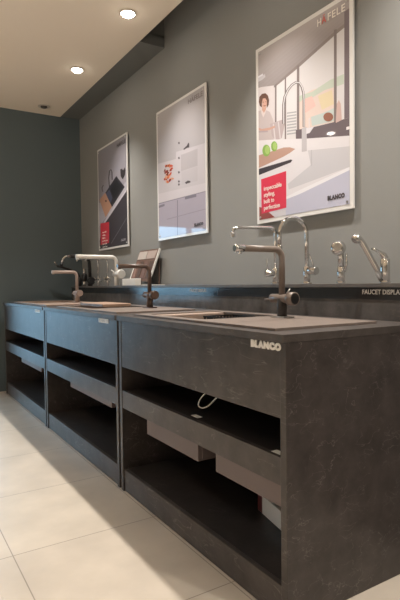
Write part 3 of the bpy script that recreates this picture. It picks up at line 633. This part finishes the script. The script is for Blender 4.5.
COUNTERS = [
    (1.172, 2.448, 'slate-look counter unit nearest the camera, its end panel facing us', True),
    (2.470, 3.838, 'slate-look counter unit in the middle of the row of three', False),
    (3.860, 5.300, 'slate-look counter unit at the far end, catching blue daylight', False),
]
SINKLAB = ['brownish granite sink with black drainer basket, in the nearest counter', 'brownish granite sink carrying a wooden board, in the middle counter', 'pale taupe granite sink in the furthest counter']
for i, (y0, y1, lab, first) in enumerate(COUNTERS):
    t, W, SY0, SY1 = counter(y0, y1, lab, first)
    # sink: rim plate with bowl opening and drainboard, bowl
    s = thing('kitchen_sink', SINKLAB[i], 'sink', (XF, y0, TOP_Z))
    sm = M['sink2'] if i == 2 else M['sink']
    bm = bmesh.new()
    add_ring_slab(bm, 0.050, 0.545, 0.105, SY1, 0.105, 0.495, 0.62, SY1 - 0.06, 0.0005, 0.009, 0.03)
    link('rim_plate', bm, sm, s)
    bm = bmesh.new()
    bx0, bx1, by0, by1 = 0.105, 0.495, 0.62, SY1 - 0.06
    add_ring_slab(bm, bx0 - 0.008, bx1 + 0.008, by0 - 0.008, by1 + 0.008, bx0, bx1, by0, by1, -0.155, -0.0005, 0.03)
    add_box(bm, bx0 - 0.008, bx1 + 0.008, by0 - 0.008, by1 + 0.008, -0.163, -0.155)
    link('bowl', bm, sm, s)
    cyl('drain', ((bx0 + bx1) / 2, (by0 + by1) / 2, -0.155), ((bx0 + bx1) / 2, (by0 + by1) / 2, -0.150), 0.045, M['steel'], s)
# black slotted basket hanging in the near sink's bowl
t = thing('drainer_basket', 'black slotted drainer basket hanging in the nearest sink bowl', 'basket', (XF + 0.395, 2.03, TOP_Z))
bm = bmesh.new()
add_ring_slab(bm, -0.085, 0.095, -0.095, 0.095, -0.079, 0.089, -0.089, 0.089, -0.006, 0.000, 0.01)
link('rim', bm, M['black'], t)
bm = bmesh.new()
for k in range(9):
    x = -0.081 + k * 0.0195
    for yy in (-0.0925, 0.0885): add_box(bm, x, x + 0.009, yy, yy + 0.004, -0.075, -0.0058)
for k in range(9):
    y = -0.090 + k * 0.0205
    for xx in (-0.0825, 0.0885): add_box(bm, xx, xx + 0.004, y, y + 0.010, -0.075, -0.0058)
add_box(bm, -0.083, 0.093, -0.093, 0.093, -0.078, -0.073)
link('slotted_wall', bm, M['black'], t)
tag(box('sink_tray', (XF + 0.112, XF + 0.488, 2.20, 2.29, TOP_Z - 0.03, TOP_Z + 0.006), M['sink2'], bev=0.004), 'small pale tray strip lying across the far end of the nearest sink bowl', 'tray')

# wooden board across the middle sink
tag(box('cutting_board', (XF + 0.20, XF + 0.40, 3.17, 3.62, TOP_Z + 0.0095, TOP_Z + 0.032), M['wood'], bev=0.004), 'light wooden cutting board lying on the middle counter sink', 'cutting board')

# ------------------------------------------------------------------ backsplash and ledge
bs = thing('backsplash_ledge', 'long dark backsplash with faucet ledge behind the counters', 'backsplash', (BACK_X, 1.0, 0))
bm = bmesh.new()
add_box(bm, 0, 0.158, -0.9, 4.30, 0.0, 1.033)
link('upstand', bm, M['splash'], bs)
bm = bmesh.new(); add_box(bm, -0.009, 0.158, -0.9, 4.30, 1.0335, 1.050, 0.001)
link('ledge', bm, M['ledge'], bs)
box('dark_strip', (-0.0022, -0.0002, -0.9, 4.29, 0.984, 1.033), M['strip'], bs)  # thin darker strip along the backsplash top, behind the lettering
for y in (1.463, 2.868):
    text('lettering', 'FAUCET DISPLAY', 0.027, M['letter'], bs, (-0.0026, y - 1.0, 1.0055), 0.0004, width=0.198, bold=0.0004)

# ------------------------------------------------------------------ hanging boxes, tags and cable in the counters
def hbox(y0, y1, z0, lab):
    tag(box('storage_box', (XF + 0.012, XF + 0.36, y0, y1, z0, 0.4955), M['box'], bev=0.003), lab, 'box')
def hung(y0, y1, z0, lab):
    t = thing('hanging_box', lab, 'box', (XF, y0, z0))
    box('body', (0.029, 0.36, 0, y1 - y0, 0, 0.4975 - z0), M['box'], t, bev=0.003)
    box('front_flange', (0.010, 0.0285, 0.0, y1 - y0, 0, 0.4292 - z0), M['box'], t, bev=0.002)
hung(1.695, 2.147, 0.361, 'pinkish brown box hanging under the near counter shelf, left of two')
hung(1.202, 1.570, 0.361, 'pinkish brown box hanging under the near counter shelf, by the end panel')
hung(2.575, 3.278, 0.397, 'pinkish brown box hanging under the middle counter shelf')
hung(3.985, 4.640, 0.392, 'pale box hanging under the furthest counter shelf')
t = thing('carton', 'small pale carton with a red edge, deep under the near shelf', 'carton', (1.36, 1.56, 0.1125), rz=math.radians(-12))
box('carton_body', (-0.07, 0.08, -0.20, 0.10, 0, 0.075), M['frame'], t, bev=0.002)
box('red_edge', (-0.0715, -0.0702, 0.06, 0.098, 0.003, 0.072), M['darkred'], t)
for i, (x, y, lab) in enumerate(((XF + 0.055, 1.775, 'small white tag lying on the near shelf under the white cable'), (XF + 0.03, 1.235, 'small white tag lying on the near shelf beside the end panel'))):
    o = box('paper_tag', (-0.012, 0.012, -0.026, 0.026, 0, 0.0012), M['paper']); o.location = (x, y, 0.5195 if i else 0.5165); tag(o, lab, 'tag')
cz = [(XF + 0.14, 1.66, 0.86), (XF + 0.13, 1.665, 0.70), (XF + 0.11, 1.69, 0.62), (XF + 0.09, 1.735, 0.565), (XF + 0.08, 1.775, 0.548), (XF + 0.08, 1.80, 0.556), (XF + 0.09, 1.795, 0.585), (XF + 0.11, 1.755, 0.63), (XF + 0.13, 1.72, 0.70), (XF + 0.14, 1.70, 0.86)]
def smooth_path(P, n=6):
    P = [Vector(p) for p in P]; out = []
    for i in range(len(P) - 1):
        a, b, c, d = P[max(i - 1, 0)], P[i], P[i + 1], P[min(i + 2, len(P) - 1)]
        for k in range(n):
            s = k / n
            out.append(0.5 * ((2 * b) + (c - a) * s + (2 * a - 5 * b + 4 * c - d) * s * s + (3 * b - a - 3 * c + d) * s ** 3))
    out.append(P[-1]); return out
tag(tube('white_cable', smooth_path(cz), 0.003, M['cable'], n=8), 'thin white cable looping down above the near counter shelf', 'cable')

# ------------------------------------------------------------------ taps on the counters
def mixer(loc, m, label, chrome_end=False, kn=None):
    t = thing('kitchen_tap', label, 'tap', loc, 'lever taps standing on the counters' if False else None)
    kn = kn or m
    bm = bmesh.new(); add_box(bm, -0.03, 0.03, -0.045, 0.045, 0, 0.006, 0.002)
    link('base_plate', bm, M['steel'] if chrome_end else m, t)
    cyl('base_body', (0, 0, 0.006), (0, 0, 0.081), 0.021, m if not chrome_end else M['taupe_dark'], t)
    cyl('cross_body', (0, -0.045, 0.081), (0, 0.066, 0.081), 0.0195, m, t)
    k = cyl('control_knob', (0, -0.080, 0.081), (0, -0.0455, 0.081), 0.0275, kn, t)
    cyl('knob_face', (0, -0.0815, 0.081), (0, -0.0802, 0.081), 0.022, M['black'] if chrome_end else kn, k, bev=0.0003)
    tube('lever', [(0, 0.0662, 0.077), (-0.004, 0.083, 0.076), (-0.008, 0.106, 0.075)], [0.0055, 0.005, 0.004], m, t, 10)
    r = 0.036; H = 0.288 if chrome_end else 0.262
    pts = [(0, 0, 0.098), (0, 0, H - r)] + arc((-r, 0, H - r), r, 0, math.pi / 2, (1, 0, 0), (0, 0, 1))[1:] + [(-0.198 if chrome_end else -0.215, 0, H)]
    sp = tube('spout', pts, 0.0135, m, t, 18)
    if chrome_end:
        cyl('spray_tip', (-0.1982, 0, H), (-0.245, 0, H), 0.0142, M['chrome'], sp)
        cyl('outlet', (-0.219, 0, H - 0.013), (-0.219, 0, H - 0.023), 0.008, M['chrome'], sp, bev=0.001)
        cyl('outlet', (-0.238, 0, H - 0.013), (-0.238, 0, H - 0.020), 0.005, M['chrome'], sp, bev=0.001)
        tube('side_lever', [(0.0, -0.028, 0.0985), (0.006, -0.034, 0.111), (0.012, -0.038, 0.123)], [0.004, 0.004, 0.003], M['steel'], t, 8)
    else:
        cyl('outlet', (-0.202, 0, H - 0.013), (-0.202, 0, H - 0.019), 0.009, m, sp, bev=0.001)
    return t
M['taupe_dark'] = mat('dark_taupe_base', (0.035, 0.03, 0.027), 0.4)
ZT = TOP_Z + 0.0092
mixer((1.445, 1.665, ZT), M['taupe'], 'taupe kitchen tap with chrome spout tip, on the nearest counter', True)
mixer((1.445, 2.925, ZT), M['brown'], 'dark brown lever tap standing on the middle counter')
mixer((1.445, 4.335, ZT), M['pinktaupe'], 'pale pinkish taupe lever tap on the furthest counter')

# ------------------------------------------------------------------ faucets on the ledge
ZL = 1.0502
LXF = 1.78
def ledge_tap(name, loc, m, label, pts, rad, group=None, knob=True, body_r=0.017):
    t = thing(name, label, 'tap', loc, group)
    cyl('base_ring', (0, 0, 0), (0, 0, 0.008), body_r * 1.45, m, t)
    cyl('body', (0, 0, 0.008), (0, 0, 0.085), body_r, m, t)
    tube('spout', pts, rad, m, t, 18)
    return t
# square-armed chrome tap
H = 0.296
r = 0.03
pts = [(0, 0, 0.0851), (0, 0, H - r)] + arc((-r, 0, H - r), r, 0, math.pi / 2, (1, 0, 0), (0, 0, 1))[1:]
ex, ey = -0.275, 0.065
pts = [(p[0], -p[0] * 0.24, p[2]) if not isinstance(p, Vector) else (p.x, -p.x * 0.24, p.z) for p in pts]
pts += [(-0.205, 0.049, H - 0.002)] + [(-0.220, 0.053, H - 0.005), (-0.232, 0.056, H - 0.015), (-0.236, 0.057, H - 0.03)]
t = ledge_tap('ledge_tap', (LXF, 2.10, ZL), M['chrome'], 'chrome tap with square bent arm on the ledge behind taupe tap', pts, 0.0085)
cyl('nozzle', (-0.236, 0.057, H - 0.030), (-0.236, 0.057, H - 0.052), 0.011, M['steel'], t)
c = cyl('side_valve', (-0.012, 0.0, 0.06), (-0.055, 0.018, 0.055), 0.018, M['chrome'], t)
tube('lever', [(-0.045, 0.014, 0.072), (-0.045, 0.014, 0.10), (-0.045, 0.016, 0.135)], [0.004, 0.003, 0.0025], M['steel'], c, 8)
# arched chrome tap
H = 0.318; r = 0.083
pts = [(0, 0, 0.0851), (0, 0, H - r)] + [(p.x, -p.x * 0.05, p.z) for p in arc((-r, 0, H - r), r, 0, math.pi, (1, 0, 0), (0, 0, 1), 18)[1:]] + [(-2 * r, 0.009, H - r - 0.05)]
t = ledge_tap('ledge_tap', (LXF, 1.865, ZL), M['chrome'], 'chrome tap with tall arched spout on the ledge, under the large poster', pts, 0.0105)
cyl('nozzle', (-2 * r, 0.009, H - r - 0.05), (-2 * r, 0.009, H - r - 0.085), 0.013, M['chrome'], t)
c = cyl('side_valve', (0.0, -0.012, 0.065), (0.0, -0.066, 0.062), 0.019, M['chrome'], t)
tube('lever', [(0, -0.045, 0.080), (0, -0.036, 0.105), (0, -0.018, 0.145)], [0.0045, 0.0035, 0.003], M['chrome'], c, 8)
# spray tap with round head turned to the room
t = thing('spray_tap', 'short chrome tap with round spray head turned outward on the ledge', 'tap', (LXF, 1.645, ZL))
cyl('base_ring', (0, 0, 0), (0, 0, 0.008), 0.021, M['chrome'], t)
cyl('body', (0, 0, 0.008), (0, 0, 0.075), 0.0175, M['chrome'], t)
tube('spout', [(0, 0, 0.0755), (0, 0, 0.12), (-0.008, -0.004, 0.145), (-0.02, -0.008, 0.158)], [0.015, 0.0145, 0.014, 0.014], M['chrome'], t)
tube('lever', [(0.006, -0.0165, 0.05), (0.008, -0.026, 0.09), (0.008, -0.026, 0.135)], [0.006, 0.006, 0.005], M['chrome'], t, 10)
bm = bmesh.new()
prof = [(0.0, 0.028), (0.013, 0.027), (0.024, 0.020), (0.031, 0.008), (0.034, -0.008), (0.031, -0.022), (0.021, -0.031), (0.0, -0.034)]
ax = Vector((-0.82, -0.57, 0.08)).normalized(); s1 = ax.cross(Vector((0, 0, 1))).normalized(); s2 = ax.cross(s1); c0 = Vector((-0.028, -0.012, 0.158))
rings = [[bm.verts.new(c0 - ax * h + (s1 * math.cos(2 * math.pi * k / 24) + s2 * math.sin(2 * math.pi * k / 24)) * max(rr, 0.0005)) for k in range(24)] for rr, h in prof]
for a, b in zip(rings, rings[1:]):
    for k in range(24): bm.faces.new((a[k], a[(k + 1) % 24], b[(k + 1) % 24], b[k]))
hd = link('spray_head', bm, M['chrome'], t, smooth=True)
cyl('spray_face', c0 + ax * 0.034, c0 + ax * 0.0365, 0.017, M['steel'], hd, bev=0.0005)
# tap with a straight slanted spout
t = thing('slanted_tap', 'chrome tap with straight slanted spout, rightmost on the ledge', 'tap', (LXF, 1.405, ZL))
cyl('base_ring', (0, 0, 0), (0, 0, 0.008), 0.023, M['chrome'], t)
cyl('body', (0, 0, 0.008), (0, 0, 0.100), 0.0195, M['chrome'], t)
tube('spout', [(-0.017, 0.006, 0.012), (-0.038, 0.010, 0.055), (-0.108, 0.022, 0.160), (-0.122, 0.024, 0.176), (-0.134, 0.026, 0.182)], [0.011, 0.0115, 0.0125, 0.0125, 0.013], M['chrome'], t)
cyl('spray_tip', (-0.131, 0.026, 0.189), (-0.151, 0.030, 0.172), 0.0185, M['chrome'], t, bev=0.004)
tube('lever', [(0.0, 0.0, 0.1005), (-0.006, 0.003, 0.116), (-0.025, 0.008, 0.128), (-0.045, 0.012, 0.137), (-0.062, 0.016, 0.141)], [0.015, 0.013, 0.008, 0.006, 0.004], M['chrome'], t)

# white tap with long straight spout
t = thing('ledge_tap', 'white tap with long straight spout on the ledge, far end', 'tap', (LXF, 4.255, ZL))
m = M['white']
cyl('base_body', (0, 0, 0), (0, 0, 0.095), 0.022, m, t)
cyl('cross_body', (0, -0.075, 0.10), (0, 0.035, 0.10), 0.026, m, t)
cyl('control_knob', (0, -0.115, 0.10), (0, -0.0755, 0.10), 0.040, m, t, bev=0.006)
tube('lever', [(0, 0.0355, 0.115), (-0.01, 0.06, 0.130), (-0.02, 0.075, 0.14)], [0.006, 0.005, 0.004], m, t, 8)
H = 0.252; r = 0.045
tube('spout', [(0, 0, 0.1275), (0, 0, H - r)] + arc((-r, 0, H - r), r, 0, math.pi / 2, (1, 0, 0), (0, 0, 1))[1:] + [(-0.366, 0.0, H)], 0.0165, m, t, 18)
cyl('outlet', (-0.352, 0, H - 0.0162), (-0.352, 0, H - 0.027), 0.014, m, t)
# thin chrome pillar taps with cross handles
def pillar(y, label, h=0.30):
    t = thing('pillar_tap', label, 'tap', (LXF, y, ZL), 'thin chrome pillar taps')
    cyl('base_body', (0, 0, 0), (0, 0, 0.09), 0.013, M['chrome'], t)
    pts = [(0, 0, 0.0905), (0, 0, h - 0.03)] + arc((-0.03, 0, h - 0.03), 0.03, 0, math.pi / 2, (1, 0, 0), (0, 0, 1))[1:] + [(-0.19, 0, h), (-0.205, 0, h - 0.008), (-0.21, 0, h - 0.025)]
    tube('spout', pts, 0.0075, M['chrome'], t, 12)
    for s in (-1, 1):
        a = cyl('valve', (-0.004, s * 0.0135, 0.06), (-0.004, s * 0.055, 0.062), 0.010, M['chrome'], t)
        tube('cross_handle', [(-0.02, s * 0.052, 0.085), (0.012, s * 0.052, 0.037)], 0.005, M['chrome'], a, 8)
        tube('cross_handle', [(-0.02, s * 0.052, 0.037), (0.012, s * 0.052, 0.085)], 0.005, M['chrome'], a, 8)
pillar(4.465, 'thin chrome pillar tap with cross handles, next to the white tap', 0.245)
pillar(4.700, 'thin chrome pillar tap with cross handles, beside the black tap', 0.255)
# black tap
t = thing('ledge_tap', 'matt black tap with arched neck on the far end of ledge', 'tap', (LXF, 4.93, ZL))
m = M['black']
cyl('base_body', (0, 0, 0), (0, 0, 0.07), 0.026, m, t)
cyl('control_knob', (-0.01, -0.03, 0.05), (-0.02, -0.10, 0.05), 0.036, m, t)
tube('spout', [(0, 0, 0.0705), (-0.006, 0, 0.10), (-0.012, 0, 0.20), (-0.016, 0, 0.25)] + [(p.x - 0.016, 0, p.z) for p in arc((-0.05, 0, 0.25), 0.05, 0, math.pi / 2, (1, 0, 0), (0, 0, 1))[1:]] + [(-0.22, 0, 0.302), (-0.255, 0, 0.285), (-0.275, 0, 0.24)], [0.018] * 10 + [0.016] * 4, m, t, 16) if False else tube('spout', [(0, 0, 0.0705), (-0.004, 0, 0.18), (-0.006, 0, 0.235), (-0.018, 0, 0.268), (-0.045, 0, 0.285), (-0.14, 0, 0.292), (-0.20, 0, 0.292)], 0.0165, m, t, 16)
s = tube('spray_arm', [(-0.2005, 0, 0.292), (-0.245, 0.01, 0.286), (-0.265, 0.015, 0.262), (-0.278, 0.018, 0.225)], 0.0145, M['chrome'], t, 12)
tube('spray_hose_end', [(-0.2782, 0.018, 0.2245), (-0.283, 0.019, 0.195)], 0.017, m, t, 12)
# stubby chrome-and-black filter tap and swivel arm tap at the very end
t = thing('filter_tap', 'short chrome and black cylindrical tap at the ledge far end', 'tap', (LXF, 5.10, ZL))
cyl('base_body', (0, 0, 0), (0, 0, 0.05), 0.021, M['chrome'], t)
cyl('black_sleeve', (0, 0, 0.0502), (0, 0, 0.12), 0.029, M['black'], t)
cyl('cap', (0, 0, 0.1202), (0, 0, 0.175), 0.02, M['chrome'], t)
t = thing('swivel_tap', 'low black swivel arm tap behind the pale taupe tap', 'tap', (LXF - 0.01, 5.215, ZL))
cyl('base_body', (0, 0, 0), (0, 0, 0.09), 0.022, M['black'], t)
tube('spout', [(0, 0, 0.0905), (-0.02, 0, 0.13), (-0.09, 0, 0.165), (-0.20, 0, 0.20), (-0.235, 0, 0.205)], 0.013, M['black'], t, 12)
tube('lever', [(-0.2355, 0, 0.205), (-0.25, 0, 0.235), (-0.262, 0, 0.25)], 0.008, M['chrome'], t, 10)

# ------------------------------------------------------------------ swatch display on the ledge
t = thing('swatch_display', 'leaning brown board with tap colour swatches, on the ledge', 'display stand', (LXF, 3.72, ZL))
y0, y1 = -0.175, 0.175
B0, B1 = Vector((-0.035, 0, 0.035)), Vector((0.062, 0, 0.285))
dv = (B1 - B0); nrm = Vector((-dv.z, 0, dv.x)).normalized()      # out of the face, towards the room
def slab(name, u0, u1, v0, v1, n0, n1, m, parent):
    bm = bmesh.new(); vs = []
    for n in (n0, n1):
        for u, v in ((u0, v0), (u1, v0), (u1, v1), (u0, v1)):
            p = B0 + dv * v + nrm * n; vs.append(bm.verts.new((p.x, u, p.z)))
    for f in ((0, 1, 2, 3), (7, 6, 5, 4), (0, 4, 5, 1), (1, 5, 6, 2), (2, 6, 7, 3), (3, 7, 4, 0)): bm.faces.new([vs[i] for i in f])
    return link(name, bm, m, parent)
slab('board', y0, y1, 0, 1, -0.008, 0, M['board'], t)
slab('white_edge', y0 - 0.010, y0 - 0.0005, 0, 1, -0.010, 0.004, M['paper'], t)
slab('white_edge', y1 + 0.0005, y1 + 0.010, 0, 0.55, -0.010, 0.004, M['paper'], t)
SW = [(0.42, 0.37, 0.34), (0.36, 0.29, 0.26), (0.20, 0.12, 0.095), (0.085, 0.055, 0.045), (0.14, 0.085, 0.07), (0.08, 0.05, 0.04)]
for k in range(2):
    slab('swatch', y1 - 0.015 - 0.16 * k - 0.15, y1 - 0.015 - 0.16 * k, 0.70, 0.95, 0.0004, 0.004, mat('swatch_tone', SW[k], 0.5), t)
for k in range(4):
    slab('swatch', y1 - 0.02 - 0.082 * k - 0.055, y1 - 0.02 - 0.082 * k, 0.08, 0.62, 0.0004, 0.004, mat('swatch_tone', SW[2 + k], 0.5), t)
bm = bmesh.new(); add_box(bm, -0.035, 0.068, y0 - 0.07, y1, 0, 0.007); link('foot', bm, M['paper'], t)
for yy in (y0 + 0.01, y1 - 0.02):
    box('back_strut', (0.060, 0.066, yy, yy + 0.01, 0.0052, 0.24), M['board'], t)
o = box('brochure_stack', (-0.026, 0.026, -0.125, 0.125, 0, 0.055), M['paper'], bev=0.002); o.location = (1.7165, 3.80, ZL); tag(o, 'white stack of brochures in front of the swatch board', 'brochures')
